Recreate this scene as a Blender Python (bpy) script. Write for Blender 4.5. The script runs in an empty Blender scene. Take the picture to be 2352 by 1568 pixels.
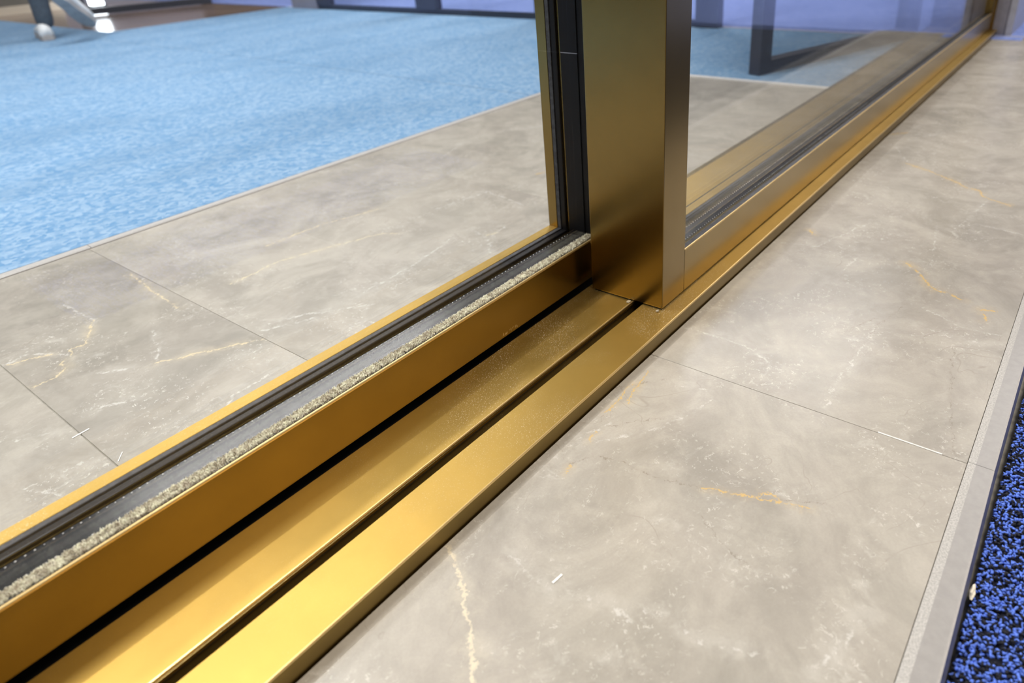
import bpy, bmesh, math, random
import numpy as np
from mathutils import Vector, Matrix
random.seed(7); rng = np.random.default_rng(7)
S = 0.48            # one layout unit (the camera height) in metres
sc = bpy.context.scene
COL = sc.collection

# ------------------------------------------------------------------ camera
cam_d = bpy.data.cameras.new('camera'); cam = bpy.data.objects.new('camera', cam_d); COL.objects.link(cam)
right = Vector((0.59267243, -0.80399755, -0.04824241)); up = Vector((0.39642535, 0.23904086, 0.88640082)); fwd = Vector((0.70113218, 0.54446984, -0.46039793))
cam.matrix_world = Matrix(((right.x, up.x, -fwd.x, 0), (right.y, up.y, -fwd.y, 0), (right.z, up.z, -fwd.z, S), (0, 0, 0, 1)))
cam_d.sensor_fit = 'HORIZONTAL'; cam_d.sensor_width = 36.0
cam_d.lens = 1600.15 / 2352 * 36.0
cam_d.shift_x = -136.625 / 2352; cam_d.shift_y = -146.42 / 2352
cam_d.clip_start = 0.01; cam_d.clip_end = 80
cam_d.dof.use_dof = True; cam_d.dof.focus_distance = 0.76; cam_d.dof.aperture_fstop = 24.49 / 4.8
sc.camera = cam

# ------------------------------------------------------------------ world, lights, exposure
w = bpy.data.worlds.new('world'); sc.world = w; w.use_nodes = True
w.node_tree.nodes['Background'].inputs[0].default_value = (0.9, 0.93, 1.0, 1)
w.node_tree.nodes['Background'].inputs[1].default_value = 0.12
sc.view_settings.view_transform = 'Standard'; sc.view_settings.look = 'None'
sc.view_settings.exposure = 0.0; sc.view_settings.gamma = 1.0; sc.view_settings.use_curve_mapping = False

def area(name, loc, size, power, color=(1, .95, .88), sy=None, shape='RECTANGLE'):
    l = bpy.data.lights.new(name, 'AREA'); l.energy = power; l.color = color
    l.shape = shape; l.size = size
    if shape == 'RECTANGLE': l.size_y = sy or size
    o = bpy.data.objects.new(name, l); o.location = loc; COL.objects.link(o); return o
CEIL = 3.0
WARM = (1.0, .90, .78); COOL = (1.0, .97, .95)
area('vestibule_left_light', (-.35, 2.0, CEIL - .03), 1.3, 88, COOL, .7)
area('vestibule_rear_light', (2.1, 4.0, CEIL - .03), 2.6, 104, COOL, .7)
area('vestibule_strip_light', (-.55, 2.33, CEIL - .02), 2.9, 78, COOL, .07)
area('hall_panel_light', (1.0, -1.0, CEIL - .03), 1.6, 82, WARM, 1.2)
area('hall_far_fill', (5.4, -1.1, CEIL - .03), 2.4, 120, COOL, 1.8)  # unseen fill light, added to brighten the far carpet
area('far_fill', (4.9, 3.1, CEIL - .03), 1.2, 90, COOL, 1.2)  # unseen fill light, added to brighten the carpet beyond the glazing

# ------------------------------------------------------------------ node helpers
class NT:
    def __init__(s, name):
        s.m = bpy.data.materials.new(name); s.m.use_nodes = True
        s.t = s.m.node_tree; s.n = s.t.nodes; s.n.clear()
        s.out = s.n.new('ShaderNodeOutputMaterial')
        s._pos = None
    def new(s, typ, **kw):
        nd = s.n.new(typ)
        for k, v in kw.items(): setattr(nd, k, v)
        return nd
    def link(s, a, b): s.t.links.new(a, b)
    def put(s, sock, v):
        if hasattr(v, 'is_output'): s.link(v, sock)
        else: sock.default_value = v
    def pos(s):
        if s._pos is None: s._pos = s.new('ShaderNodeTexCoord').outputs['Object']
        return s._pos
    def math(s, op, a, b=0.0, c=None, clamp=False):
        nd = s.new('ShaderNodeMath', operation=op, use_clamp=clamp)
        s.put(nd.inputs[0], a); s.put(nd.inputs[1], b)
        if c is not None: s.put(nd.inputs[2], c)
        return nd.outputs[0]
    def vmath(s, op, a, b=(0, 0, 0)):
        nd = s.new('ShaderNodeVectorMath', operation=op); s.put(nd.inputs[0], a)
        if op == 'SCALE': s.put(nd.inputs['Scale'], b)
        elif op != 'LENGTH': s.put(nd.inputs[1], b)
        return nd.outputs['Value'] if op in ('DOT_PRODUCT', 'LENGTH', 'DISTANCE') else nd.outputs['Vector']
    def noise(s, scale, detail=3, rough=.55, vec=None, dist=0.0, color=False):
        nd = s.new('ShaderNodeTexNoise'); nd.inputs['Scale'].default_value = scale; nd.inputs['Detail'].default_value = detail
        nd.inputs['Roughness'].default_value = rough; nd.inputs['Distortion'].default_value = dist
        s.link(vec if vec is not None else s.pos(), nd.inputs['Vector'])
        return nd.outputs['Color' if color else 'Fac']
    def mapping(s, scale=(1, 1, 1), loc=(0, 0, 0), rot=(0, 0, 0), vec=None):
        nd = s.new('ShaderNodeMapping'); nd.inputs['Scale'].default_value = scale; nd.inputs['Location'].default_value = loc; nd.inputs['Rotation'].default_value = rot
        s.link(vec if vec is not None else s.pos(), nd.inputs['Vector']); return nd.outputs[0]
    def smooth(s, v, a, b, lo=0.0, hi=1.0):
        nd = s.new('ShaderNodeMapRange', interpolation_type='SMOOTHSTEP'); s.put(nd.inputs[0], v)
        nd.inputs[1].default_value = a; nd.inputs[2].default_value = b; nd.inputs[3].default_value = lo; nd.inputs[4].default_value = hi
        return nd.outputs[0]
    def mix(s, f, a, b):
        nd = s.new('ShaderNodeMix', data_type='RGBA'); s.put(nd.inputs[0], f)
        for sock, v in ((nd.inputs[6], a), (nd.inputs[7], b)):
            s.put(sock, v if hasattr(v, 'is_output') else (*v[:3], 1))
        return nd.outputs[2]
    def bump(s, h, strength=.2, dist=.001):
        nd = s.new('ShaderNodeBump'); nd.inputs['Strength'].default_value = strength; nd.inputs['Distance'].default_value = dist
        s.link(h, nd.inputs['Height']); return nd.outputs[0]
    def bsdf(s, color, rough=.5, metal=0.0, spec=.5, normal=None, **kw):
        b = s.new('ShaderNodeBsdfPrincipled')
        s.put(b.inputs['Base Color'], color if hasattr(color, 'is_output') else (*color[:3], 1))
        s.put(b.inputs['Roughness'], rough); s.put(b.inputs['Metallic'], metal); s.put(b.inputs['Specular IOR Level'], spec)
        if normal is not None: s.link(normal, b.inputs['Normal'])
        for k, v in kw.items(): s.put(b.inputs[k], v)
        s.link(b.outputs[0], s.out.inputs[0]); return b

def brass(name, base=(.66, .43, .125), rough=.36, dust=0.0, axis='X', scratch=False, met=1.0, coat=0.0):
    t = NT(name)
    sc_ = {'X': (6, 320, 320), 'Z': (320, 320, 6)}[axis]
    brush = t.noise(6, 3, .6, t.mapping(sc_))
    cloud = t.noise(14, 4, .6)
    col = t.mix(t.smooth(cloud, .3, .7), tuple(c * .95 for c in base), tuple(min(1, c * 1.05) for c in base))
    r = t.math('ADD', t.math('MULTIPLY', brush, .006), rough - .003)
    metal = met
    if dust:
        sp = t.smooth(t.noise(820, 2, .5), .63, .68)
        dens = t.smooth(t.noise(9, 3, .6), .40, .62)
        nearpost = t.smooth(t.vmath('DISTANCE', t.pos(), (-.052, .038, .02)), .08, .45, 1.0, .10)
        f = t.math('MULTIPLY', t.math('MULTIPLY', sp, dens), t.math('MULTIPLY', nearpost, dust))
        film = t.math('MULTIPLY', t.math('MULTIPLY', dens, nearpost), .035)
        f = t.math('ADD', f, film, clamp=True)
        col = t.mix(f, col, (.70, .58, .38)); metal = t.math('SUBTRACT', met, t.math('MULTIPLY', f, met))
        r = t.math('ADD', r, t.math('MULTIPLY', f, .3), clamp=True)
    if scratch:   # a patch of short upright rub marks low on the rail
        sx = t.new('ShaderNodeSeparateXYZ'); t.link(t.pos(), sx.inputs[0])
        m1 = t.smooth(t.math('ABSOLUTE', t.math('SUBTRACT', sx.outputs[0], .5335)), .012, .018, 1, 0)
        m2 = t.smooth(t.math('ABSOLUTE', t.math('SUBTRACT', sx.outputs[2], .0066)), .0012, .003, 1, 0)
        st = t.smooth(t.noise(1, 2, .5, t.mapping((900, 900, 120))), .55, .62)
        f = t.math('MULTIPLY', t.math('MULTIPLY', m1, m2), st)
        col = t.mix(f, col, (.80, .58, .28)); metal = t.math('SUBTRACT', metal, t.math('MULTIPLY', f, .6))
    b = t.bsdf(col, r, metal)
    b.inputs['Coat Weight'].default_value = coat; b.inputs['Coat Roughness'].default_value = .22
    return t.m

def plain(name, color, rough=.5, metal=0.0, spec=.5, nscale=None, namp=.15, bump=None):
    t = NT(name); col = color; nrm = None
    if nscale:
        n = t.noise(nscale, 4, .6)
        col = t.mix(t.smooth(n, .3, .7), tuple(c * (1 - namp) for c in color), tuple(min(1, c * (1 + namp)) for c in color))
        if bump: nrm = t.bump(n, bump[0], bump[1])
    t.bsdf(col, rough, metal, spec, nrm); return t.m

def glass(name, tint=(.992, .996, .994)):
    t = NT(name)
    geo = t.new('ShaderNodeNewGeometry')
    c = t.math('ABSOLUTE', t.vmath('DOT_PRODUCT', geo.outputs['Incoming'], geo.outputs['Normal']))
    k = t.math('POWER', t.math('SUBTRACT', 1.0, c, clamp=True), 5.0)
    f = t.math('ADD', t.math('MULTIPLY', k, .96), .04, clamp=True)
    tr = t.new('ShaderNodeBsdfTransparent'); tr.inputs[0].default_value = (*tint, 1)
    gl = t.new('ShaderNodeBsdfGlossy'); gl.inputs['Roughness'].default_value = 0.0
    mx = t.new('ShaderNodeMixShader'); t.link(f, mx.inputs[0]); t.link(tr.outputs[0], mx.inputs[1]); t.link(gl.outputs[0], mx.inputs[2])
    t.link(mx.outputs[0], t.out.inputs[0]); return t.m

def emission(name, color, strength):
    t = NT(name); e = t.new('ShaderNodeEmission'); e.inputs[0].default_value = (*color, 1); e.inputs[1].default_value = strength
    t.link(e.outputs[0], t.out.inputs[0]); return t.m

def marble(name, veins, base=(.40, .372, .322), seed=0.0, tone=1.0):
    """grey-beige stone tile; veins: list of (polylines in layout units, colour, width in metres, strength, jitter)"""
    t = NT(name)
    p = t.vmath('ADD', t.pos(), (seed, seed * .7, 0))
    big = t.noise(6.5, 6, .68, p, .9)
    mid = t.noise(26, 5, .65, p, .4)
    col = t.mix(t.smooth(big, .30, .72), tuple(c * .80 * tone for c in base), tuple(c * 1.18 * tone for c in base))
    warm = t.smooth(t.noise(9, 3, .5, t.vmath('ADD', p, (3, 1, 0))), .35, .7)
    col = t.mix(t.math('MULTIPLY', warm, .28), col, tuple(c * tone * k for c, k in zip(base, (1.0, .96, .98))))
    col = t.mix(t.smooth(mid, .42, .75, 0, .50), col, tuple(min(1, c * 1.28 * tone) for c in base))
    # fine curled pale flecks: narrow iso-lines of a warped noise, only inside cloudy patches
    fl = t.noise(75, 4, .62, p, 1.2)
    line = t.smooth(t.math('ABSOLUTE', t.math('SUBTRACT', fl, .5)), .0, .030, 1, 0)
    patch = t.smooth(t.noise(11, 4, .65, t.vmath('ADD', p, (1.3, 4.2, 0))), .44, .62)
    spk = t.smooth(t.noise(150, 2, .5, p), .5, .62)
    col = t.mix(t.math('MULTIPLY', t.math('MULTIPLY', line, patch), t.math('MULTIPLY', spk, .92)), col, (.66, .63, .57))
    cloud = t.math('MULTIPLY', t.smooth(t.noise(30, 5, .7, p, .8), .54, .74), t.math('MULTIPLY', patch, .60))
    col = t.mix(cloud, col, (.58, .555, .50))
    grain = t.noise(420, 2, .6, p)
    col = t.mix(t.smooth(grain, .35, .7, .0, .10), col, (.25, .22, .185))
    # faint hairline cracks
    ck = t.noise(7, 3, .5, t.vmath('ADD', p, (7, 2, 0)), .8)
    ckl = t.smooth(t.math('ABSOLUTE', t.math('SUBTRACT', ck, .5)), .0, .0035, 1, 0)
    col = t.mix(t.math('MULTIPLY', ckl, t.smooth(big, .45, .6, 0, .35)), col, (.24, .20, .16))
    # veins at their own places
    jit = t.noise(42, 4, .7, p, color=True); jit2 = t.noise(190, 3, .7, p, color=True)
    off = t.vmath('ADD', t.vmath('SCALE', t.vmath('SUBTRACT', jit, (.5, .5, .5)), .015), t.vmath('SCALE', t.vmath('SUBTRACT', jit2, (.5, .5, .5)), .011))
    flat = t.new('ShaderNodeSeparateXYZ'); t.link(t.vmath('ADD', t.pos(), off), flat.inputs[0])
    cmb = t.new('ShaderNodeCombineXYZ'); t.link(flat.outputs[0], cmb.inputs[0]); t.link(flat.outputs[1], cmb.inputs[1])
    P = cmb.outputs[0]
    brk = t.noise(95, 4, .7, p)
    for polys, color, width, strength, thr in veins:
        d = None
        for pl in polys:
            for (ax, ay), (bx, by) in zip(pl[:-1], pl[1:]):
                A = Vector((ax * S, ay * S, 0)); BA = Vector((bx * S, by * S, 0)) - A
                pa = t.vmath('SUBTRACT', P, tuple(A))
                k = t.math('ADD', t.vmath('DOT_PRODUCT', pa, tuple(BA / max(BA.length_squared, 1e-9))), 0.0, clamp=True)
                dd = t.vmath('LENGTH', t.vmath('SUBTRACT', pa, t.vmath('SCALE', tuple(BA), k)))
                d = dd if d is None else t.math('MINIMUM', d, dd)
        core = t.math('MULTIPLY', t.smooth(d, width * .25, width, 1, 0), t.smooth(brk, thr, thr + .18, .05, 1))
        halo = t.math('MULTIPLY', t.smooth(d, 0, width * 7, .28, 0), t.smooth(mid, .4, .7))
        f = t.math('MULTIPLY', t.math('MAXIMUM', core, halo), strength)
        col = t.mix(f, col, color)
    h = t.noise(300, 2, .5, p)
    t.bsdf(col, t.smooth(big, .3, .7, .20, .27), 0.0, .5, t.bump(h, .015, .0003))
    return t.m

def carpet_mat(name, a, b, scale, dark=None, bump=.5):
    t = NT(name)
    v = t.new('ShaderNodeTexVoronoi'); v.inputs['Scale'].default_value = scale
    jp = t.vmath('ADD', t.pos(), t.vmath('SCALE', t.noise(scale * .6, 2, .5, color=True), 1.6 / scale)); t.link(jp, v.inputs['Vector'])
    hsv = t.new('ShaderNodeSeparateColor'); t.link(v.outputs['Color'], hsv.inputs[0])
    col = t.mix(hsv.outputs[0], a, b)
    if dark: col = t.mix(t.smooth(hsv.outputs[1], .55, .7), col, dark)
    wear_shade = t.noise(1, 4, .6, t.mapping((1.1, 2.6, 1), rot=(0, 0, .5)))  # uneven wear, with the mat's soft shadow bands painted into the colour
    col = t.mix(t.smooth(wear_shade, .42, .68, 0, .38), col, tuple(c * .72 for c in a))
    t.bsdf(col, .95, 0, .12, t.bump(v.outputs['Distance'], bump, .003)); return t.m

# ------------------------------------------------------------------ mesh helpers (layout units in, metres out)
def link(name, me, mat, parent=None, loc=(0, 0, 0)):
    o = bpy.data.objects.new(name, me); COL.objects.link(o)
    if mat is not None:
        for m in (mat if isinstance(mat, (list, tuple)) else [mat]): me.materials.append(m)
    if parent is not None: o.parent = parent
    o.location = loc
    return o
def origin_of(parent):
    v = Vector((0, 0, 0))
    while parent is not None: v += Vector(parent.location); parent = parent.parent
    return v
class MB:
    def __init__(s): s.bm = bmesh.new()
    def box(s, x0, x1, y0, y1, z0, z1, bev=0.0, seg=2):
        r = bmesh.ops.create_cube(s.bm, size=1.0)
        vs = r['verts']
        for v in vs:
            v.co = Vector(((x0 if v.co.x < 0 else x1) * S, (y0 if v.co.y < 0 else y1) * S, (z0 if v.co.z < 0 else z1) * S))
        if bev:
            es = list({e for v in vs for e in v.link_edges})
            bmesh.ops.bevel(s.bm, geom=es, offset=bev * S, segments=seg, profile=.6, affect='EDGES')
        return s
    def prism(s, prof, x0, x1):
        """profile (y, z) swept along x"""
        a = [s.bm.verts.new((x0 * S, y * S, z * S)) for y, z in prof]; b = [s.bm.verts.new((x1 * S, y * S, z * S)) for y, z in prof]
        n = len(prof)
        for i in range(n): s.bm.faces.new((a[i], a[(i + 1) % n], b[(i + 1) % n], b[i]))
        s.bm.faces.new(a[::-1]); s.bm.faces.new(b)
        return s
    def poly(s, pts, z0, z1):
        a = [s.bm.verts.new((x * S, y * S, z0 * S)) for x, y in pts]; b = [s.bm.verts.new((x * S, y * S, z1 * S)) for x, y in pts]
        n = len(pts)
        for i in range(n): s.bm.faces.new((a[i], a[(i + 1) % n], b[(i + 1) % n], b[i]))
        s.bm.faces.new(a[::-1]); s.bm.faces.new(b)
        return s
    def obox(s, p, q, half, z0, z1, bev=0.0):
        """box between plan points p and q, half-width half, from z0 to z1"""
        p, q = Vector(p), Vector(q); d = (q - p).normalized(); n = Vector((-d.y, d.x)) * half
        start = len(s.bm.verts)
        s.poly([(p + n), (p - n), (q - n), (q + n)], z0, z1)
        s.bm.verts.ensure_lookup_table()
        if bev:
            es = list({e for v in s.bm.verts[start:] for e in v.link_edges})
            bmesh.ops.bevel(s.bm, geom=es, offset=bev * S, segments=2, profile=.6, affect='EDGES')
        return s
    def build(s, name, mat, parent=None, smooth=False):
        bmesh.ops.recalc_face_normals(s.bm, faces=s.bm.faces)
        o = origin_of(parent)
        if o.length: bmesh.ops.translate(s.bm, verts=s.bm.verts, vec=-o)
        me = bpy.data.meshes.new(name); s.bm.to_mesh(me); s.bm.free()
        if smooth:
            for f in me.polygons: f.use_smooth = True
        return link(name, me, mat, parent)
def raw(name, verts, faces, mat, parent=None, smooth=True, mi=None):
    """verts: (n,3) array in metres (world), faces: (m,3)"""
    o = origin_of(parent); verts = np.asarray(verts, np.float32) - np.array(o, np.float32)
    me = bpy.data.meshes.new(name); n, m = len(verts), len(faces)
    me.vertices.add(n); me.vertices.foreach_set('co', verts.ravel())
    me.loops.add(m * 3); me.loops.foreach_set('vertex_index', np.asarray(faces, np.int32).ravel())
    me.polygons.add(m); me.polygons.foreach_set('loop_start', np.arange(0, m * 3, 3, dtype=np.int32)); me.polygons.foreach_set('loop_total', np.full(m, 3, np.int32))
    ob = link(name, me, mat, parent)
    if mi is not None: me.polygons.foreach_set('material_index', np.asarray(mi, np.int32))
    me.polygons.foreach_set('use_smooth', np.full(m, smooth)); me.update(); me.validate()
    return ob
def struct(o): o['kind'] = 'structure'; return o
def tag(o, label, cat, group=None, kind=None):
    o['label'] = label; o['category'] = cat
    if group: o['group'] = group
    if kind: o['kind'] = kind
    return o
def thing(name, loc, label, cat, kind=None):
    o = bpy.data.objects.new(name, None); COL.objects.link(o); o.location = Vector(loc) * S; o.empty_display_size = .05
    return tag(o, label, cat, kind=kind)

# ------------------------------------------------------------------ materials
BR_SILL = brass('satin_brass_sill', base=(.44,.288,.074), dust=1.0, rough=.47, met=.97)
BR_RAIL = brass('satin_brass_rail', base=(.32,.22,.062), rough=.27, coat=.45)
BR_RUBBED = brass('rubbed_brass_rail', base=(.32,.22,.062), rough=.27, scratch=True, coat=.45)
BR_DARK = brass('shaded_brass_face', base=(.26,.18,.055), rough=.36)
BR_STILE = brass('satin_brass_stile', base=(.275,.186,.055), rough=.27, axis='Z', coat=.45)
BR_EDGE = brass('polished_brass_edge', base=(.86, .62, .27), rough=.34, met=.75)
BLACK = plain('black_plastic', (.006, .006, .007), .38, spec=.22)
VOID = plain('dark_track_channel', (.006, .005, .004), .7)
RUBBER = plain('grey_rubber_gasket', (.055, .056, .062), .5, spec=.3, nscale=160, namp=.3)
SPACER = plain('dark_spacer_bar', (.016, .015, .015), .20, nscale=60, namp=.3)
DOT = plain('perforation_glint', (.85, .83, .78), .3)  # glints at the perforations, painted as a pale colour
PILE = plain('dusty_brush_pile', (.86, .75, .58), .9, nscale=260, namp=.45)
GLASS = glass('clear_glass')
DARKMETAL = plain('black_powder_coat', (.022, .027, .045), .42, nscale=200, namp=.2)
DARKTOP = plain('lit_black_coat', (.085, .088, .105), .38, nscale=120, namp=.3)  # light on the rails' top faces, put into a paler coat
GREYCLAD = plain('grey_cladding', (.22, .22, .27), .45, nscale=40, namp=.08)
LIGHTCLAD = plain('pale_grey_trim', (.34, .35, .42), .45, nscale=40, namp=.08)
TRIM = plain('stone_edge_trim', (.44, .42, .40), .45, nscale=330, namp=.07, bump=(.05, .0003))
TRIMM = plain('satin_edge_profile', (.33, .315, .30), .32, nscale=120, namp=.05)
EDGEREFL = plain('carpet_reflection_edge', (.13, .14, .22), .5, nscale=90, namp=.15)  # shaded reflection of the carpet, put into the underside's colour
TRIMROUGH = plain('textured_edge_profile', (.43, .415, .39), .50, nscale=650, namp=.22, bump=(.25, .0006))
GROUT = plain('tile_grout', (.30, .285, .24), .8, nscale=90, namp=.2)
GROUTW = plain('pale_grout', (.72, .70, .66), .6, nscale=200, namp=.1)
NEARBASE = plain('carpet_backing', (.008, .010, .022), .95, nscale=200)
TUFTB = plain('blue_yarn', (.105, .205, .72), .75, nscale=500, namp=.35)
TUFTD = plain('black_yarn', (.008, .009, .016), .8)
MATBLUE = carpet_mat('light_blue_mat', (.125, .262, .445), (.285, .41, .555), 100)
VIOLET = carpet_mat('lit_violet_carpet', (.17, .235, .52), (.25, .315, .62), 70)  # same carpet as the near one, stronger light there put into the colour
BROWNFLOOR = plain('glossy_brown_floor', (.20, .13, .10), .16, nscale=3, namp=.25)
WALLBROWN = plain('brown_wall', (.10, .09, .075), .6, nscale=3, namp=.15)
BEIGE = plain('beige_skirting', (.55, .47, .37), .5, nscale=6, namp=.08)
CEILM = plain('white_ceiling', (.62, .61, .59), .8, nscale=2, namp=.03)
WALLM = plain('warm_grey_wall', (.34, .31, .28), .7, nscale=2, namp=.08)

GOLD = (.62, .43, .17); CREAM = (.70, .62, .46); WHITE = (.62, .60, .555); DARK = (.20, .165, .125)
V_A = [([[(.995,.303),(1.03,.224)],[(1.106,.769),(1.155,.721),(1.212,.671)],[(.994,.689),(1.048,.643),(1.095,.593)],[(.844,.697),(.904,.661),(.919,.607),(.914,.531),(.94,.448)],[(.879,.408),(.844,.36),(.821,.284)]], DARK, .0008, .55, .40),
 ([[(.94,.687),(1.02,.616),(1.1,.574),(1.203,.54)],[(.611,.658),(.594,.588),(.593,.54)],[(.607,.51),(.622,.441),(.618,.397)],[(.65,.392),(.663,.355)],[(.648,.32),(.654,.271),(.679,.211)],[(1.206,.655),(1.23,.554)],[(.843,.729),(.922,.72),(1.029,.689)],[(.855,.093),(.697,.132)]], WHITE, .0026, .75, .46),
 ([[(.56,.755),(.538,.711),(.511,.671),(.483,.63),(.458,.598),(.4,.535)]], CREAM, .0028, .85, .36),
 ([[(.941,.435),(.959,.384),(.977,.34)],[(.977,.34),(.994,.335),(.999,.32),(.988,.3)],[(.974,.339),(.988,.3),(1.002,.243)],[(1.035,.722),(1.096,.726),(1.158,.729)],[(.929,.696),(.964,.703)],[(1.086,.702),(1.221,.724)],[(.827,.684),(.849,.689)]], GOLD, .0015, .9, .36)]
V_B = [([[(1.709,.138),(1.518,.105),(1.305,.061)],[(1.542,.33),(1.737,.321),(1.872,.289)],[(1.651,.386),(1.758,.338)]], DARK, .0008, .5, .40),
 ([[(2.812,.233),(2.632,.254),(2.464,.28)],[(2.475,.335),(2.325,.31),(2.152,.281)],[(2.117,.484),(1.976,.5)],[(2.045,.857),(2.087,.751),(2.125,.618),(2.405,.532)],[(1.447,.776),(1.452,.663),(1.447,.562),(1.393,.461)],[(1.724,.329),(1.615,.325),(1.413,.331),(1.312,.323)],[(1.884,.247),(1.828,.15),(1.835,.051)],[(1.783,.256),(1.762,.148),(1.786,.016)],[(2.564,.218),(2.537,.084)],[(3.459,.671),(3.71,.497)],[(3.364,.704),(3.14,.585)]], WHITE, .0022, .7, .44),
 ([[(3.109,.583),(3.034,.452),(2.956,.358),(2.912,.316)],[(2.915,.302),(2.907,.277),(2.851,.253),(2.832,.233),(2.796,.155)],[(3.515,.753),(3.572,.688)],[(2.235,.689),(2.207,.664)],[(2.104,.316),(2.067,.289),(2.018,.259),(1.998,.237)],[(1.998,.237),(2.004,.207),(1.98,.169)],[(1.947,.113),(1.959,.084)],[(1.926,.102),(1.888,.094)],[(2.134,.352),(2.125,.327)]], GOLD, .0024, .95, .34)]
V_C = [([[(1.113,1.68),(1.326,1.688),(1.554,1.734)],[(.842,1.763),(.928,1.718),(1.08,1.589)],[(1.637,1.706),(1.612,1.614),(1.528,1.53)],[(1.612,1.614),(1.725,1.635)],[(.803,1.745),(.929,1.678)],[(1.717,1.994),(1.967,1.943),(1.925,1.719)]], WHITE, .0030, .75, .42),
 ([[(.917,2.103),(1.1,2.118),(1.272,2.061),(1.45,1.99),(1.472,1.944)],[(1.15,2.277),(1.384,2.267),(1.602,2.197)],[(1.631,1.64),(1.663,1.623)]], (.66, .56, .38), .0024, .85, .38)]
V_D = [([[(.318,2.197),(.371,2.203),(.417,2.15),(.437,2.087)],[(.446,1.931),(.495,1.88)],[(.63,2.023),(.594,1.909),(.564,1.858)],[(.36,1.781),(.437,1.724)],[(.457,1.431),(.596,1.525),(.716,1.525)],[(.555,2.434),(.562,2.247)]], WHITE, .0030, .75, .42),
 ([[(.32,2.005),(.37,2.004),(.407,2.03),(.409,2.064),(.438,2.084)],[(.438,2.084),(.457,2.127),(.493,2.119),(.56,2.251)],[(.774,2.484),(.753,2.3),(.743,2.097)],[(.556,1.843),(.655,1.78),(.739,1.728),(.784,1.698)],[(.321,2.191),(.369,2.166),(.415,2.145)]], (.66, .55, .36), .0024, .9, .37)]
V_E = [([[(.219,1.796),(.289,1.743)],[(.24,1.585),(.305,1.573)],[(.171,1.597),(.213,1.489)]], WHITE, .0026, .7, .44)]
V_F = [([[(2.235,1.905),(2.302,1.879)]], GOLD, .0022, .8, .32), ([[(2.699,2.52),(2.867,2.371)],[(2.2,2.46),(2.421,2.54)],[(2.2,1.75),(2.5,1.9),(2.6,1.7)]], WHITE, .003, .75, .42)]
M_A = marble('stone_tile_a', V_A, seed=.0)
M_B = marble('stone_tile_b', V_B, seed=2.3, tone=.97)
M_C = marble('stone_tile_c', V_C, seed=4.1)
M_D = marble('stone_tile_d', V_D, seed=6.7, tone=.88)
M_E = marble('stone_tile_e', V_E, seed=8.9, tone=.96)
M_F = marble('stone_tile_f', V_F, seed=11.3)
M_G = marble('stone_tile_g', [], seed=14.2, tone=.97)

# ------------------------------------------------------------------ floor
TILE_T = .05
floor = struct(MB().box(-8, 24, -12, 26, -.2, -TILE_T).build('floor', GROUT))
G = .0005
MB().box(-1.6, 6.54, .034, .7560, -.19, -.0032).build('grout_bed', GROUT, floor)
MB().box(-1.6, 4.30, 1.2735, 2.842, -.19, -.0032).build('grout_bed', GROUT, floor)
def tile(x0, x1, y0, y1, mat, g0=G, g1=G):
    return MB().box(x0 + g0, x1 - g1, y0, y1, -TILE_T, 0, .0006, 1).build('floor_tile', mat, floor)
fx = [(-1.207, .04, M_G), (.04, 1.2875, M_A), (1.2875, 3.782, M_B), (3.782, 5.03, M_G), (5.03, 6.55, M_F)]
for x0, x1, m in fx: tile(x0, x1, .0335, .7565, m)
for x0, x1, m in [(-1.6, .311, M_E), (.311, .785, M_D), (.785, 2.03, M_C), (2.03, 3.277, M_F), (3.277, 4.305, M_G)]: tile(x0, x1, 1.2728, 2.842, m,   .0012 if x0 == .311 else G, .0012 if x1 == .311 else G)
for x0, x1 in [(4.305, 5.03), (5.03, 6.38)]: pass
# pale grout left standing in the joint between the two near tiles
MB().box(1.2868, 1.2905, .079, .203, -.002, .0010).build('grout_strip', GROUTW, floor)

def edge_profile(xa, xb):
    f = lambda x: -.0285 + .0112 * x if x < 2.2 else -.0285 + .0112 * 2.2
    def strip(ia, ib, za, zb, mat, nm):
        m = MB()
        ys = lambda x, t: .0325 + (f(x) - .0325) * t
        pts = [(xa, ys(xa, ia)), (xb, ys(xb, ia)), (xb, ys(xb, ib)), (xa, ys(xa, ib))]
        top = [m.bm.verts.new((x * S, y * S, z * S)) for (x, y), z in zip(pts, (za, za, zb, zb))]
        bot = [m.bm.verts.new((x * S, y * S, -TILE_T * S)) for x, y in pts]
        m.bm.faces.new(top); m.bm.faces.new(bot[::-1])
        for i in range(4): m.bm.faces.new((top[i], bot[i], bot[(i + 1) % 4], top[(i + 1) % 4]))
        return m.build(nm, mat, root)
    root = struct(bpy.data.objects.new('trim_1', None)); COL.objects.link(root)
    strip(0, .30, 0, .0004, TRIMROUGH, 'textured_band'); strip(.30, .93, .0004, .0004, TRIMM, 'satin_band')
    strip(.93, 1.0, .0004, -.0010, TRIM, 'rounded_nose'); strip(1.0, 1.12, -.0012, -.02, EDGEREFL, 'nose_underside')
    return root
edge_profile(-.5, 1.2925); edge_profile(1.2935, 6.55)
# edge strip between the rear tiles and the mat, and its return at the tile end
for xa, xb in [(-1.6, .793), (.795, 4.305)]:
    struct(MB().prism([(2.845, -TILE_T), (2.845, .002), (2.852, .006), (2.878, .006), (2.888, .001), (2.888, -TILE_T)], xa, xb).build('trim_2', TRIM))
struct(MB().poly([(4.305, 1.275), (4.345, 1.275), (4.345, 2.888), (4.305, 2.888)], -TILE_T, .006).build('trim_3', plain('bright_edge_strip', (.70, .69, .68), .4, nscale=60, namp=.05)))
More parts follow.
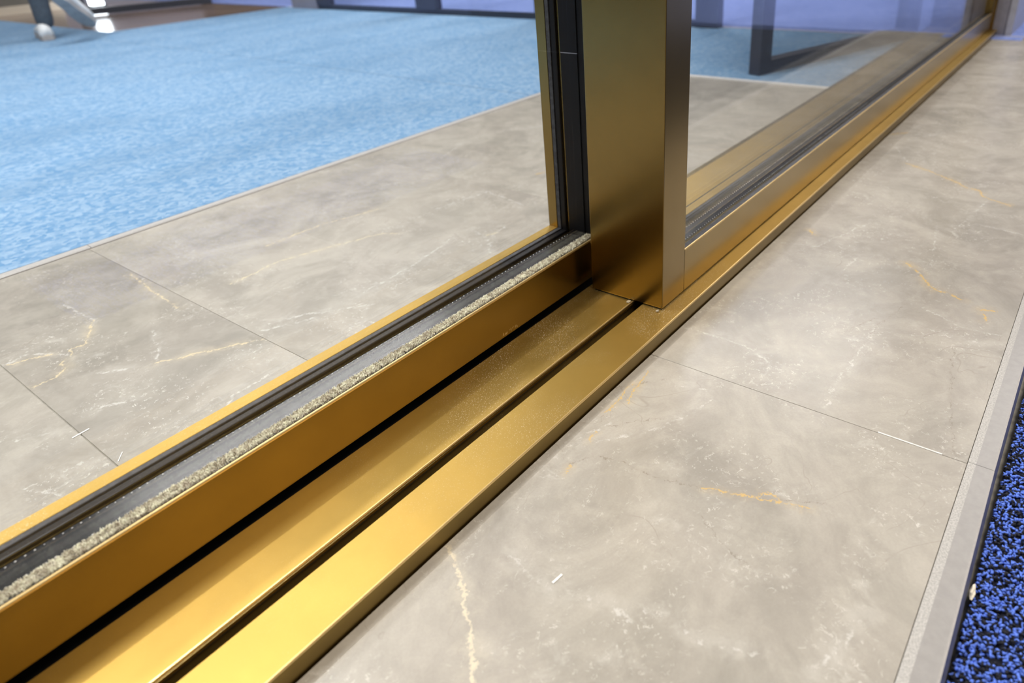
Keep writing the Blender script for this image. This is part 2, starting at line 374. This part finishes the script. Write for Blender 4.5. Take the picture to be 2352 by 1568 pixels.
# near carpet: backing and a thick pile of yarn loops
near = struct(MB().box(-3, 9, -8, -.030, -TILE_T, -.030).build('floor', NEARBASE)); near.name = 'floor.001'
brown = struct(MB().box(-8, 6.36, 10.0, 18, -TILE_T, 0).build('floor', BROWNFLOOR))
violet = struct(MB().box(6.40, 24, .56, 22, -TILE_T, .004).build('floor', VIOLET))
violet2 = struct(MB().box(6.575, 24, -8, .56, -TILE_T, .004).build('floor', VIOLET))
struct(MB().box(6.55, 6.575, .0335, .7595, -TILE_T, .005).build('trim_4', TRIM))
struct(MB().box(6.36, 6.40, 1.3, 10.0, -TILE_T, .006).build('trim_5', plain('pink_grey_strip', (.50, .42, .43), .5, nscale=40, namp=.08)))

def yarn(n, x0, x1, y0, y1, z):
    ph = (1 + 5 ** .5) / 2
    iv = np.array([(-1, ph, 0), (1, ph, 0), (-1, -ph, 0), (1, -ph, 0), (0, -1, ph), (0, 1, ph), (0, -1, -ph), (0, 1, -ph), (ph, 0, -1), (ph, 0, 1), (-ph, 0, -1), (-ph, 0, 1)]) / 1.902
    fc = np.array([(0,11,5),(0,5,1),(0,1,7),(0,7,10),(0,10,11),(1,5,9),(5,11,4),(11,10,2),(10,7,6),(7,1,8),(3,9,4),(3,4,2),(3,2,6),(3,6,8),(3,8,9),(4,9,5),(2,4,11),(6,2,10),(8,6,7),(9,8,1)])
    c = np.stack([rng.uniform(x0, x1, n), y1 - (y1 - y0) * rng.uniform(0, 1, n) ** 1.0, z + rng.uniform(-.004, .004, n)], 1)
    yaw = rng.uniform(0, np.pi, n); tilt = rng.uniform(-.9, .9, n); L = rng.uniform(.0032, .0056, n); r = rng.uniform(.0017, .0027, n)
    e1 = np.stack([np.cos(yaw) * np.cos(tilt), np.sin(yaw) * np.cos(tilt), np.sin(tilt)], 1)
    e2 = np.stack([-np.sin(yaw), np.cos(yaw), np.zeros(n)], 1); e3 = np.cross(e1, e2)
    bend = rng.uniform(-.5, .5, n)
    v = iv[None, :, :1] * e1[:, None] * L[:, None, None] + (iv[None, :, 1:2] + bend[:, None, None] * iv[None, :, :1] ** 2) * e2[:, None] * r[:, None, None] + iv[None, :, 2:3] * e3[:, None] * r[:, None, None] + c[:, None]
    clump = np.sin(c[:, 0] * 210 + 3 * np.sin(c[:, 1] * 160)) + np.sin(c[:, 1] * 270 + 2 * np.sin(c[:, 0] * 190)) + rng.normal(0, 1.1, n)
    mi = np.repeat((clump > .55).astype(int), 20)
    return v.reshape(-1, 3) * S, (fc[None] + 12 * np.arange(n)[:, None, None]).reshape(-1, 3), mi
v, f, mi = yarn(44000, .55, 2.3, -.50, -.0305, -.024)
pile = raw('carpet_pile', v, f, [TUFTB, TUFTD], near, True, mi); pile['kind'] = 'stuff'

# light blue entrance mat, laid in sections
mat_root = thing('entrance_mat', (3.4, 2.9, 0), 'light blue entrance mat laid between the grey tiles and the black-framed glazing', 'mat')
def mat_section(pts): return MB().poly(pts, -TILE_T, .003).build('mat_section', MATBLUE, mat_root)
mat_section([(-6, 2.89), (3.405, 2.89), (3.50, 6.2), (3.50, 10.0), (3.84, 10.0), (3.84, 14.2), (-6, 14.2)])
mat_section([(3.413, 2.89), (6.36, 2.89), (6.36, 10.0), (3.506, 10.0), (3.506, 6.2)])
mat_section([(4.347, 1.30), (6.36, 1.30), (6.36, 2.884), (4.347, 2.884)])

# ------------------------------------------------------------------ walls, ceiling (mostly outside the frame)
HZ = 6.25
struct(MB().box(-8, 24, -12, 26, HZ, HZ + .2).build('ceiling', CEILM))
struct(MB().box(-8, 24, 18, 18.2, -TILE_T, HZ).build('wall_back', WALLBROWN))
struct(MB().box(-8, 5.05, 14.7, 14.9, -TILE_T, HZ).build('partition', WALLBROWN))
struct(MB().box(-8, 5.05, 14.62, 14.7, .0, .125).build('baseboard_back', BEIGE))
struct(MB().box(4.7, 9.0, 17.7, 17.98, .0, HZ).build('added_back_panel', plain('pale_lilac_panel', (.60, .58, .64), .5, nscale=2, namp=.05)))  # added pale panel that brightens the brown floor's reflection
struct(MB().box(-8.2, -8, -12, 18, -TILE_T, HZ).build('wall_left', WALLM))
struct(MB().box(-8, 24, -12.2, -12, -TILE_T, HZ).build('wall_front', WALLM))
struct(MB().box(24, 24.2, -12, 18, -TILE_T, HZ).build('wall_right', WALLM))

# ------------------------------------------------------------------ brass threshold with its two tracks
XL, XR = -3.0, 7.05
ZS = .041; TOP = 4.9
sill = thing('door_threshold', (1.4, .9, 0), 'long brass door threshold with a dark slot, raised beside the near tiles', 'threshold')
MB().prism([(.7625, -TILE_T), (.7625, ZS), (.871, ZS), (.8725, ZS - .0015), (.8725, 0), (.8725, -TILE_T)], XL, XR).build('outer_sill', BR_SILL, sill)
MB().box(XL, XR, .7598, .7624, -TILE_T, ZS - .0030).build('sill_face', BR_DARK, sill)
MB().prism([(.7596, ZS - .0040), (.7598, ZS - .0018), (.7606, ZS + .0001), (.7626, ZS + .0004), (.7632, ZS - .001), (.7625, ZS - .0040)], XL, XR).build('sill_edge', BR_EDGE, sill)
MB().box(XL, XR, .8725, .9025, -TILE_T, .006).build('track_slot', VOID, sill)
MB().prism([(.9025, 0), (.9025, ZS - .006), (.9032, ZS - .001), (.905, ZS), (1.0572, ZS), (1.058, ZS - .001), (1.058, 0)], XL, XR).build('inner_sill', BR_SILL, sill)
MB().prism([(.8985, ZS - .0125), (.8970, ZS - .008), (.8985, ZS - .004), (.9030, ZS - .003), (.9030, ZS - .0125)], XL, XR).build('slot_lip', BR_STILE, sill)
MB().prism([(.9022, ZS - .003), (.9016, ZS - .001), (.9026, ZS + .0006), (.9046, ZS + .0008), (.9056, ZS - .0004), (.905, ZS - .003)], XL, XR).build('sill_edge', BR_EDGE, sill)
MB().prism([(.882, .006), (.8805, .0185), (.8825, .0195), (.8855, .018), (.8865, .006)], XL, XR).build('slot_lip', RUBBER, sill)
MB().box(XL, XR, 1.058, 1.272, -TILE_T, .004).build('rear_channel', VOID, sill)
MB().box(1.64, XR, 1.062, 1.250, .004, ZS, .001, 1).build('track_cover', BR_SILL, sill)
MB().box(XL, XR, 1.2505, 1.2725, .0, ZS, .001, 1).build('rear_sill', BR_RAIL, sill)

# ------------------------------------------------------------------ sliding panels
def grains(n, x0, x1, y0, y1, z0, h):
    """short upright tufts of a brush seal"""
    c = np.stack([rng.uniform(x0, x1, n), rng.uniform(y0, y1, n), np.full(n, z0)], 1)
    r = rng.uniform(.0009, .0020, n); hh = h * rng.uniform(.5, 1.15, n)
    a = rng.uniform(0, 6.28, n); lean = rng.normal(0, .0016, (n, 2))
    base = [np.stack([c[:, 0] + r * np.cos(a + k * 2.094), c[:, 1] + r * np.sin(a + k * 2.094), c[:, 2]], 1) for k in range(3)]
    mid_ = [np.stack([c[:, 0] + lean[:, 0] * .6 + .8 * r * np.cos(a + .5 + k * 2.094), c[:, 1] + lean[:, 1] * .6 + .8 * r * np.sin(a + .5 + k * 2.094), c[:, 2] + hh * .7], 1) for k in range(3)]
    tip = np.stack([c[:, 0] + lean[:, 0], c[:, 1] + lean[:, 1], c[:, 2] + hh], 1)
    v = np.stack(base + mid_ + [tip], 1).reshape(-1, 3) * S
    fc = np.array([(0,1,4),(0,4,3),(1,2,5),(1,5,4),(2,0,3),(2,3,5),(3,4,6),(4,5,6),(5,3,6)])
    return v, (fc[None] + 7 * np.arange(n)[:, None, None]).reshape(-1, 3)
def beads(xs, y, z, r):
    """small raised rims of the spacer's perforations"""
    iv = np.array([(1,0,0),(-1,0,0),(0,1,0),(0,-1,0),(0,0,1),(0,0,-1)], float); fc = np.array([(0,2,4),(2,1,4),(1,3,4),(3,0,4),(2,0,5),(1,2,5),(3,1,5),(0,3,5)])
    n = len(xs); c = np.stack([xs, np.full(n, y), np.full(n, z)], 1)
    rr = r * rng.uniform(.6, 1.15, n)
    v = (iv[None] * rr[:, None, None] * np.array([1.25, 1, .8]) + c[:, None]).reshape(-1, 3) * S
    return v, (fc[None] + 6 * np.arange(n)[:, None, None]).reshape(-1, 3)

ZT = .1735
# --- rear (left) panel: stands further back, its right stile tucked behind the front panel's stile
L = thing('sliding_glass_panel', (.0, 1.07, .05), 'rear sliding glass panel with brass bottom rail and dusty brush seal along it', 'door', 'thing')
lx0, lx1, xin = -3.0, 1.64, 1.512
ZB = .0535
MB().box(lx0, xin, 1.0725, 1.2405, ZB, .158).build('bottom_rail', BR_RAIL, L)
MB().prism([(1.0705, ZB), (1.0700, ZB + .001), (1.0700, ZT - .0022), (1.0706, ZT - .0008), (1.0720, ZT), (1.0745, ZT), (1.0745, .158), (1.0725, .158), (1.0725, ZB)], lx0, lx1).build('front_plate', BR_RUBBED, L)
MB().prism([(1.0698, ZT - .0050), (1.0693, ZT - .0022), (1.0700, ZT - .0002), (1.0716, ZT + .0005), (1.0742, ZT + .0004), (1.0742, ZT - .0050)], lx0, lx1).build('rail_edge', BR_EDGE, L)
MB().box(lx0, lx1, 1.0752, 1.1070, .158, ZT - .004).build('front_gasket', RUBBER, L)
v, f = grains(19000, -.35, lx1, 1.0820, 1.1060, ZT - .0048, .0068)
o = raw('brush_seal', v, f, PILE, L, False); o['kind'] = 'stuff'
MB().box(lx0, xin, 1.1074, 1.1140, .150, TOP).build('front_pane', GLASS, L)
MB().box(lx0, xin, 1.1142, 1.1670, .158, .1640, .001, 1).build('spacer_bar', SPACER, L)
xs = np.arange(-.3, 1.50, .01325)
for yy in (1.1185, 1.1625):
    v, f = beads(xs, yy, .1642,   .0017)
    o = raw('perforations', v, f, DOT, L, True); o['kind'] = 'stuff'
MB().box(lx0, xin, 1.1672, 1.1772, .150, TOP).build('rear_pane', GLASS, L)
MB().box(lx0, xin, 1.1775, 1.1960, .158, .1690, .003, 2).build('rear_gasket', BLACK, L)
MB().box(lx0, xin, 1.1960, 1.2085, .158, .1725, .001, 1).build('glazing_strip', RUBBER, L)
MB().box(lx0, xin, 1.2085, 1.2405, .158, ZT, .001, 1).build('rear_bead', BR_SILL, L)
MB().box(xin, lx1, 1.0725, 1.2405, ZB, TOP).build('stile', BR_STILE, L)
MB().box(xin - .0035, xin, 1.0752, 1.1668, ZT - .001, TOP).build('stile_gasket', BLACK, L)
MB().box(xin - .0065, xin - .0036, 1.1112, 1.1660, .166, .681).build('spacer_bar', BLACK, L)
MB().box(xin - .0065, xin - .0036, 1.1112, 1.1660, .6835, TOP).build('spacer_bar', BLACK, L)
MB().box(xin - .0060, xin - .0036, 1.112, 1.1655, .681, .6832).build('seal_joint', plain('joint_sealant', (.30, .30, .34), .25), L)
MB().box(xin - .007, xin, 1.1775, 1.1960, .169, TOP, .003, 2).build('rear_gasket', BLACK, L)
MB().box(xin - .009, xin, 1.1960, 1.2085, .1725, TOP, .001, 1).build('glazing_strip', RUBBER, L)
MB().box(xin - .010, xin, 1.2085, 1.2405, ZT, TOP, .001, 1).build('rear_bead', BR_STILE, L)
MB().box(lx0 - .12, lx0, 1.0725, 1.2405, ZB, TOP).build('stile', BR_STILE, L)
MB().box(lx0 - .12, lx1, 1.0725, 1.2405, TOP, TOP + .13).build('top_rail', BR_RAIL, L)

# --- front (right) panel
Rp = thing('sliding_glass_panel', (1.4346, .809, .047), 'front sliding glass panel with a thick brass stile and bottom rail, standing on the threshold', 'door', 'thing')
rx0, rx1, ry0 = 1.4346, 6.61, .809
xs0 = 1.5555; xe = 6.51
ZB2 = .0462
MB().box(rx0, xs0, ry0, 1.0395, ZB2 - .001, TOP, .0018, 2).build('stile', BR_STILE, Rp)
MB().box(xs0 + .0004, xe, ry0 + .0025, .952, ZB2, .160).build('bottom_rail', BR_RAIL, Rp)
MB().prism([(ry0, ZB2), (ry0, ZT - .0022), (ry0 + .0006, ZT - .0008), (ry0 + .0018, ZT), (ry0 + .0038, ZT), (ry0 + .0038, .158), (ry0 + .0026, .158), (ry0 + .0026, ZB2)], xs0 + .0006, xe).build('front_plate', BR_RAIL, Rp)
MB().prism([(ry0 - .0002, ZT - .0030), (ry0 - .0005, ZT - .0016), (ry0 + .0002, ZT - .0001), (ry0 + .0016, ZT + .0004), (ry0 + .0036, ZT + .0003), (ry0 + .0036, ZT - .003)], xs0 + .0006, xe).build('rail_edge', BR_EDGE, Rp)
MB().prism([(.8130, .158), (.8130, ZT - .004), (.8150, ZT - .002), (.8300, ZT - .0035), (.8345, ZT - .006), (.8345, .158)], xs0, xe).build('front_gasket', RUBBER, Rp)
MB().box(xs0, xe, .8350, .8450, .150, TOP).build('front_pane', GLASS, Rp)
MB().box(xs0, xe, .8452, .8930, .158, .1640, .001, 1).build('spacer_bar', SPACER, Rp)
xs = np.arange(1.57, 3.4, .01325)
for yy in (.8500, .8880):
    v, f = beads(xs, yy, .1642, .0017)
    o = raw('perforations', v, f, DOT, Rp, True); o['kind'] = 'stuff'
MB().box(xs0, xe, .8932, .9032, .150, TOP).build('rear_pane', GLASS, Rp)
MB().box(xs0, xe, .9035, .9130, .158, .1690, .002, 2).build('rear_gasket', BLACK, Rp)
MB().box(xs0, xe, .9130, .9230, .158, .1720, .001, 1).build('glazing_strip', RUBBER, Rp)
MB().box(xs0, xe, .9230, .9520, .158, ZT, .001, 1).build('rear_bead', BR_SILL, Rp)
MB().box(xs0, xe, .9520, .9580, ZB2, ZT - .002).build('rear_black_strip', BLACK, Rp)  # thin black strip along the rail's rear edge
MB().box(xe, rx1, ry0, .958, ZB2, TOP, .0015, 1).build('stile', BR_STILE, Rp)
MB().box(rx0, rx1, ry0, .958, TOP, TOP + .13).build('top_rail', BR_RAIL, Rp)
for y0, y1 in ((.812, .838), (.915, 1.030)):
    MB().box(rx0 + .0012, rx0 + .03, y0, y1, ZS + .0002, ZB2 - .0012).build('bottom_seal', BLACK, Rp)

# --- end jamb of the door frame and the wall cladding beside it
J = thing('door_jamb', (6.62, .80, ZS), 'dark door jamb with a narrow brass edge at the far end of the brass threshold', 'jamb')
MB().box(6.625, 6.80, .835, 1.25, ZS, TOP + .2).build('jamb_channel', BLACK, J)
MB().box(6.615, 6.80, .795, .8335, ZS, TOP + .2, .002, 1).build('brass_edge', BR_STILE, J)
struct(MB().box(6.62, 7.6, .70, .794, .004, HZ).build('wall_far', GREYCLAD))
struct(MB().box(6.60, 7.6, .655, .6995, .004, HZ).build('trim_6', LIGHTCLAD))

# ------------------------------------------------------------------ black-framed glazing across the end of the vestibule
PX0, PX1 = 6.30, 6.345
GH = 5.0
Pn = struct(bpy.data.objects.new('window_1', None)); COL.objects.link(Pn); Pn.location = (6.3 * S, 5 * S, 0)
MB().box(PX0 - .03, PX1 + .03, 2.99, 3.225, .0, GH).build('door_post', DARKMETAL, Pn)
MB().box(PX0, PX1, 3.225, 9.15, .0, .068).build('bottom_rail', DARKMETAL, Pn)
MB().box(PX0 - .02, PX1 + .02, 4.95, 5.19, .068, GH).build('mullion', DARKMETAL, Pn)
MB().box(PX0 - .02, PX1 + .02, 6.72, 7.10, .068, GH).build('mullion', DARKMETAL, Pn)
MB().box(PX0 - .02, PX1 + .02, 8.85, 9.15, .068, GH).build('mullion', DARKMETAL, Pn)
MB().box(PX0 - .02, PX1 + .05, 9.15, 9.75, .0, GH).build('end_post', GREYCLAD, Pn)
for y0, y1 in ((3.225, 4.95), (5.19, 6.72), (7.10, 8.85)):
    MB().box(6.318, 6.328, y0, y1, .068, GH).build('pane', GLASS, Pn)
MB().box(PX0 - .02, PX1 + .02, 1.25, 9.15, GH, GH + .25).build('head_rail', DARKMETAL, Pn)
MB().box(PX0 + .012, PX1 + .03, 1.285, 1.37, .0, GH).build('hinge_post', DARKMETAL, Pn)

# black glass door standing open towards the camera
hp, fp = Vector((6.25, 1.345)), Vector((4.49, 1.866))
dv = (fp - hp).normalized()
D = thing('hinged_glass_door', (6.25, 1.345, 0), 'black-framed glass door standing open over the blue mat behind the front panel', 'door', 'thing')
def along(a, b): return hp + dv * a, hp + dv * b
LEN = (fp - hp).length
MB().obox(*along(LEN - .115, LEN), .045, .004, GH - .02, .004).build('stile', DARKMETAL, D)
MB().obox(*along(0, .10), .045, .004, GH - .02, .004).build('stile', DARKMETAL, D)
MB().obox(*along(.10, LEN - .115), .045, .006, .086, .003).build('bottom_rail', DARKMETAL, D)
MB().obox(*along(.10, LEN - .115), .044, .0865, .0905).build('rail_cap', DARKTOP, D)
MB().obox(*along(.10, LEN - .115), .045, GH - .14, GH - .02).build('top_rail', DARKMETAL, D)
MB().obox(*along(.10, LEN - .115), .005, .091, GH - .14).build('pane', GLASS, D)

# second dark door at the back over the brown floor
D2 = thing('hinged_glass_door', (6.3, 12.1, 0), 'dark-framed glass door over the glossy brown floor, beyond the blue mat', 'door', 'thing')
a2, b2 = Vector((6.34, 12.12)), Vector((4.55, 12.70)); d2 = (b2 - a2).normalized(); L2 = (b2 - a2).length
def al2(s, e): return a2 + d2 * s, a2 + d2 * e
MB().obox(*al2(.12, L2 - .12), .06, .012, .10, .004).build('bottom_rail', DARKMETAL, D2)
MB().obox(*al2(.12, L2 - .12), .05, .1005, .106).build('rail_cap', DARKTOP, D2)
MB().obox(*al2(0, .12), .06, .012, GH).build('stile', DARKMETAL, D2)
MB().obox(*al2(L2 - .12, L2), .06, .012, GH).build('stile', DARKMETAL, D2)
MB().obox(*al2(.12, L2 - .12), .005, .107, GH - .1).build('pane', GLASS, D2)
MB().obox(*al2(.12, L2 - .12), .06, GH - .1, GH).build('top_rail', DARKMETAL, D2)

# bright upright lamp beyond that door
lamp = thing('light_column', (5.42, 14.2, 0), 'bright white upright lamp behind the dark-framed glass door at the back', 'lamp')
MB().box(5.30, 5.54, 14.08, 14.32, 0, .03, .004, 1).build('base', DARKMETAL, lamp)
MB().box(5.33, 5.51, 14.11, 14.29, .03, 3.2, .01, 2).build('diffuser', emission('lamp_white', (.86, .92, 1.0), 9.0), lamp)
MB().box(5.30, 5.54, 14.08, 14.32, 3.2, 3.25, .004, 1).build('cap', DARKMETAL, lamp)

# ------------------------------------------------------------------ crumbs and slivers
def sliver(name, p, q, half, z, h, mat, label, cat):
    o = MB().obox(p, q, half, z, z + h, min(half, h) * .3).build(name, mat); return tag(o, label, cat)
SCRAP = plain('white_scrap', (.86, .85, .82), .5, nscale=200, namp=.08)
sliver('paper_scrap', (.603, .5445), (.626, .5415), .0021, .0002, .0012, SCRAP, 'short white paper scrap lying on the near stone tile', 'scrap')
sliver('plastic_sliver', (.294, 1.691), (.331, 1.694), .0022, .0002, .0012, SCRAP, 'white plastic sliver lying across the joint of the rear tiles', 'sliver')
sliver('thread', (.318, 1.515), (.338, 1.540), .0011, .0002, .0010, SCRAP, 'tiny pale thread on the rear tile close to the brass rail', 'thread')
def chip(name, c, r, mat, label, cat, seed):
    rr = random.Random(seed); m = MB()
    bmesh.ops.create_icosphere(m.bm, subdivisions=2, radius=1)
    for v in m.bm.verts:
        k = .75 + .45 * rr.random()
        v.co = Vector(((c[0] + v.co.x * r[0] * k) * S, (c[1] + v.co.y * r[1] * k) * S, (c[2] + v.co.z * r[2] * k) * S))
    return tag(m.build(name, mat), label, cat)
chip('stone_chip', (.990, -.0305, -.018), (.016, .0045, .006), plain('cream_chip', (.72, .66, .52), .7, nscale=300, namp=.2), 'small cream stone chip caught between the floor edge strip and the dark blue carpet', 'chip', 3)
chip('mortar_crumb', (1.4215, .8165, ZS + .0025), (.0055, .0040, .0024), plain('grey_crumb', (.42, .37, .28), .8, nscale=300, namp=.3), 'tiny grey crumb at the foot of the thick brass stile', 'crumb', 5)
chip('mortar_crumb', (1.4245, .9105, ZS + .002), (.0075, .0060, .0018), plain('tan_crumb', (.50, .41, .26), .8, nscale=300, namp=.3), 'flat tan crumb on the inner sill beside the dark slot', 'crumb', 8)

# ------------------------------------------------------------------ person walking away over the mat (only the lower legs are in the frame)
pf = Vector((.79, .61, 0)).normalized(); pr = Vector((pf.y, -pf.x, 0))
base = Vector((3.30 * S, 10.12 * S, 0.003))
def W(r, f, z): return base + pr * r + pf * f + Vector((0, 0, z))
person = tag(bpy.data.objects.new('person', None), 'person in grey-blue jeans and white trainers walking off over the blue mat', 'person'); COL.objects.link(person)
person.location = base + pr * .14
JEANS = plain('grey_blue_denim', (.042, .066, .095), .85, nscale=60, namp=.2)
JACKET = plain('dark_jacket', (.05, .055, .065), .8, nscale=30, namp=.2)
SKIN = plain('skin', (.55, .36, .27), .5, nscale=20, namp=.05)
HAIR = plain('brown_hair', (.06, .04, .03), .6, nscale=90, namp=.4)
SHOE = plain('white_shoe', (.78, .79, .80), .55, nscale=40, namp=.05)
SOLE = plain('worn_grey_sole', (.40, .37, .36), .7, nscale=40, namp=.15)
def skin_mesh(name, joints, edges, mats, pick, parent, sub=2):
    me = bpy.data.meshes.new(name); o = link(name, me, None)
    org = origin_of(parent)
    me.from_pydata([tuple(p) for p, r in joints], edges, [])
    md = o.modifiers.new('s', 'SKIN'); md.use_smooth_shade = True
    o.modifiers.new('u', 'SUBSURF').levels = sub
    for i, (p, r) in enumerate(joints): me.skin_vertices[0].data[i].radius = (r, r) if not isinstance(r, tuple) else r
    me.skin_vertices[0].data[0].use_root = True
    dg = bpy.context.evaluated_depsgraph_get(); ev = o.evaluated_get(dg)
    m2 = bpy.data.meshes.new_from_object(ev); bpy.data.objects.remove(o); m2.name = name
    m2.materials.clear()
    for m in mats: m2.materials.append(m)
    for p in m2.polygons: p.material_index = pick(p.center); p.use_smooth = True
    for vv in m2.vertices: vv.co -= org
    ob = bpy.data.objects.new(name, m2); COL.objects.link(ob); ob.parent = parent; return ob
FZ = .92; SC = 1.18
ja = [(W(.14, -.06, FZ), .13), (W(.14, -.05, 1.10), .125), (W(.14, -.03, 1.30), .145), (W(.14, -.02, 1.42), .10), (W(.14, -.01, 1.50), .052), (W(.14, .01, 1.57), .062), (W(.14, .02, 1.66), .088), (W(.14, .02, 1.74), .07),
      (W(.05, -.05, .86), .085), (W(-.01, .02, .48), .058), (W(-.005, -.035, .05), .045),
      (W(.23, -.06, .86), .085), (W(.25, .06, .53), .060), (W(.29, -.225, .215), .044),
      (W(-.04, -.03, 1.40), .058), (W(-.10, -.12, 1.13), .044), (W(-.10, -.04, .88), .033),
      (W(.32, -.03, 1.40), .058), (W(.38, .02, 1.13), .044), (W(.38, .14, .90), .033)]
je = [(0, 1), (1, 2), (2, 3), (3, 4), (4, 5), (5, 6), (6, 7), (0, 8), (8, 9), (9, 10), (0, 11), (11, 12), (12, 13), (2, 14), (14, 15), (15, 16), (2, 17), (17, 18), (18, 19)]
for side, wi in ((-1, 16), (1, 19)):
    wp = ja[wi][0]; ja.append((wp + Vector((0, 0, -.05)) + pf * .01, (.036, .020))); pi = len(ja) - 1; je.append((wi, pi))
    for k, (o_, ln) in enumerate(((-.026, .062), (-.009, .074), (.009, .078), (.026, .07))):
        a = ja[pi][0] + pf * o_ + Vector((0, 0, -.04)); b = a + Vector((0, 0, -ln * .55)) + pr * (-side) * .006; c = b + Vector((0, 0, -ln * .4)) + pr * (-side) * .016
        ja += [(a, .0095), (b, .0085), (c, .0075)]; n = len(ja); je += [(pi, n - 3), (n - 3, n - 2), (n - 2, n - 1)]
    a = ja[pi][0] + pf * .035 + Vector((0, 0, -.01)); b = a + pf * .02 + Vector((0, 0, -.035)); ja += [(a, .011), (b, .009)]; n = len(ja); je += [(pi, n - 2), (n - 2, n - 1)]
def pick(c):
    z = c.z; rel = c - person.location
    if z > 1.475: return 2
    if z < .90 and abs(rel.dot(pr)) > .20: return 2
    return 1 if z > .90 else 0
skin_mesh('body', ja, je, [JEANS, JACKET, SKIN], pick, person)
skin_mesh('hair', [(W(.14, -.03, 1.62), .06), (W(.14, -.015, 1.70), .088), (W(.14, .01, 1.765), .07), (W(.14, .07, 1.765), .035)], [(0, 1), (1, 2), (2, 3)], [HAIR], lambda c: 0, person)
def shoe(heel, toe_dir, updir, ln, nm):
    sd = toe_dir.cross(updir)
    m = MB(); prof = [(-.04, .030, .052), (0, .036, .075), (.06, .037, .072), (.11, .038, .056), (.16, .044, .048), (.21, .043, .042), (.25, .030, .030), (.265, .012, .018)]
    rings = []
    for t_, hw, hh in prof:
        ring = []
        for k in range(12):
            a = k / 12 * 2 * math.pi; cx, cz = math.cos(a), math.sin(a)
            z_ = max(cz, -.18); ring.append(m.bm.verts.new(heel + toe_dir * (t_ * ln) + sd * (hw * cx * (1 if cz > -.2 else .95)) + updir * ((z_ + .18) / 1.18 * hh + .022)))
        rings.append(ring)
    for r0, r1 in zip(rings, rings[1:]):
        for k in range(12): m.bm.faces.new((r0[k], r0[(k + 1) % 12], r1[(k + 1) % 12], r1[k]))
    m.bm.faces.new(rings[0][::-1]); m.bm.faces.new(rings[-1])
    s_ = m.build('shoe', SHOE, person, True)
    m = MB(); lo, hi = [], []
    outl = [(-.048, .0), (-.040, .026), (.0, .038), (.08, .038), (.16, .047), (.22, .045), (.258, .030), (.275, 0)]
    pts = outl + [(t_, -w_) for t_, w_ in outl[-2:0:-1]]
    for t_, w_ in pts:
        q = heel + toe_dir * (t_ * ln) + sd * w_
        lo.append(m.bm.verts.new(q)); hi.append(m.bm.verts.new(q + updir * .024))
    n = len(pts)
    for i in range(n): m.bm.faces.new((lo[i], lo[(i + 1) % n], hi[(i + 1) % n], hi[i]))
    m.bm.faces.new(lo[::-1]); m.bm.faces.new(hi)
    m.build('sole', SOLE, s_)
Z3 = Vector((0, 0, 1))
shoe(W(-.01, -.05, 0.0), (pf * .8 - pr * .6).normalized(), Z3, 1.12, 'shoe')
td = (Vector((0, 0, -1)) * .62 + pf * .79).normalized(); TH = W(.30, -.30, .208); ud = (pf * .62 + Vector((0, 0, 1)) * .79).normalized()
shoe(TH, td, ud, .88, 'shoe')
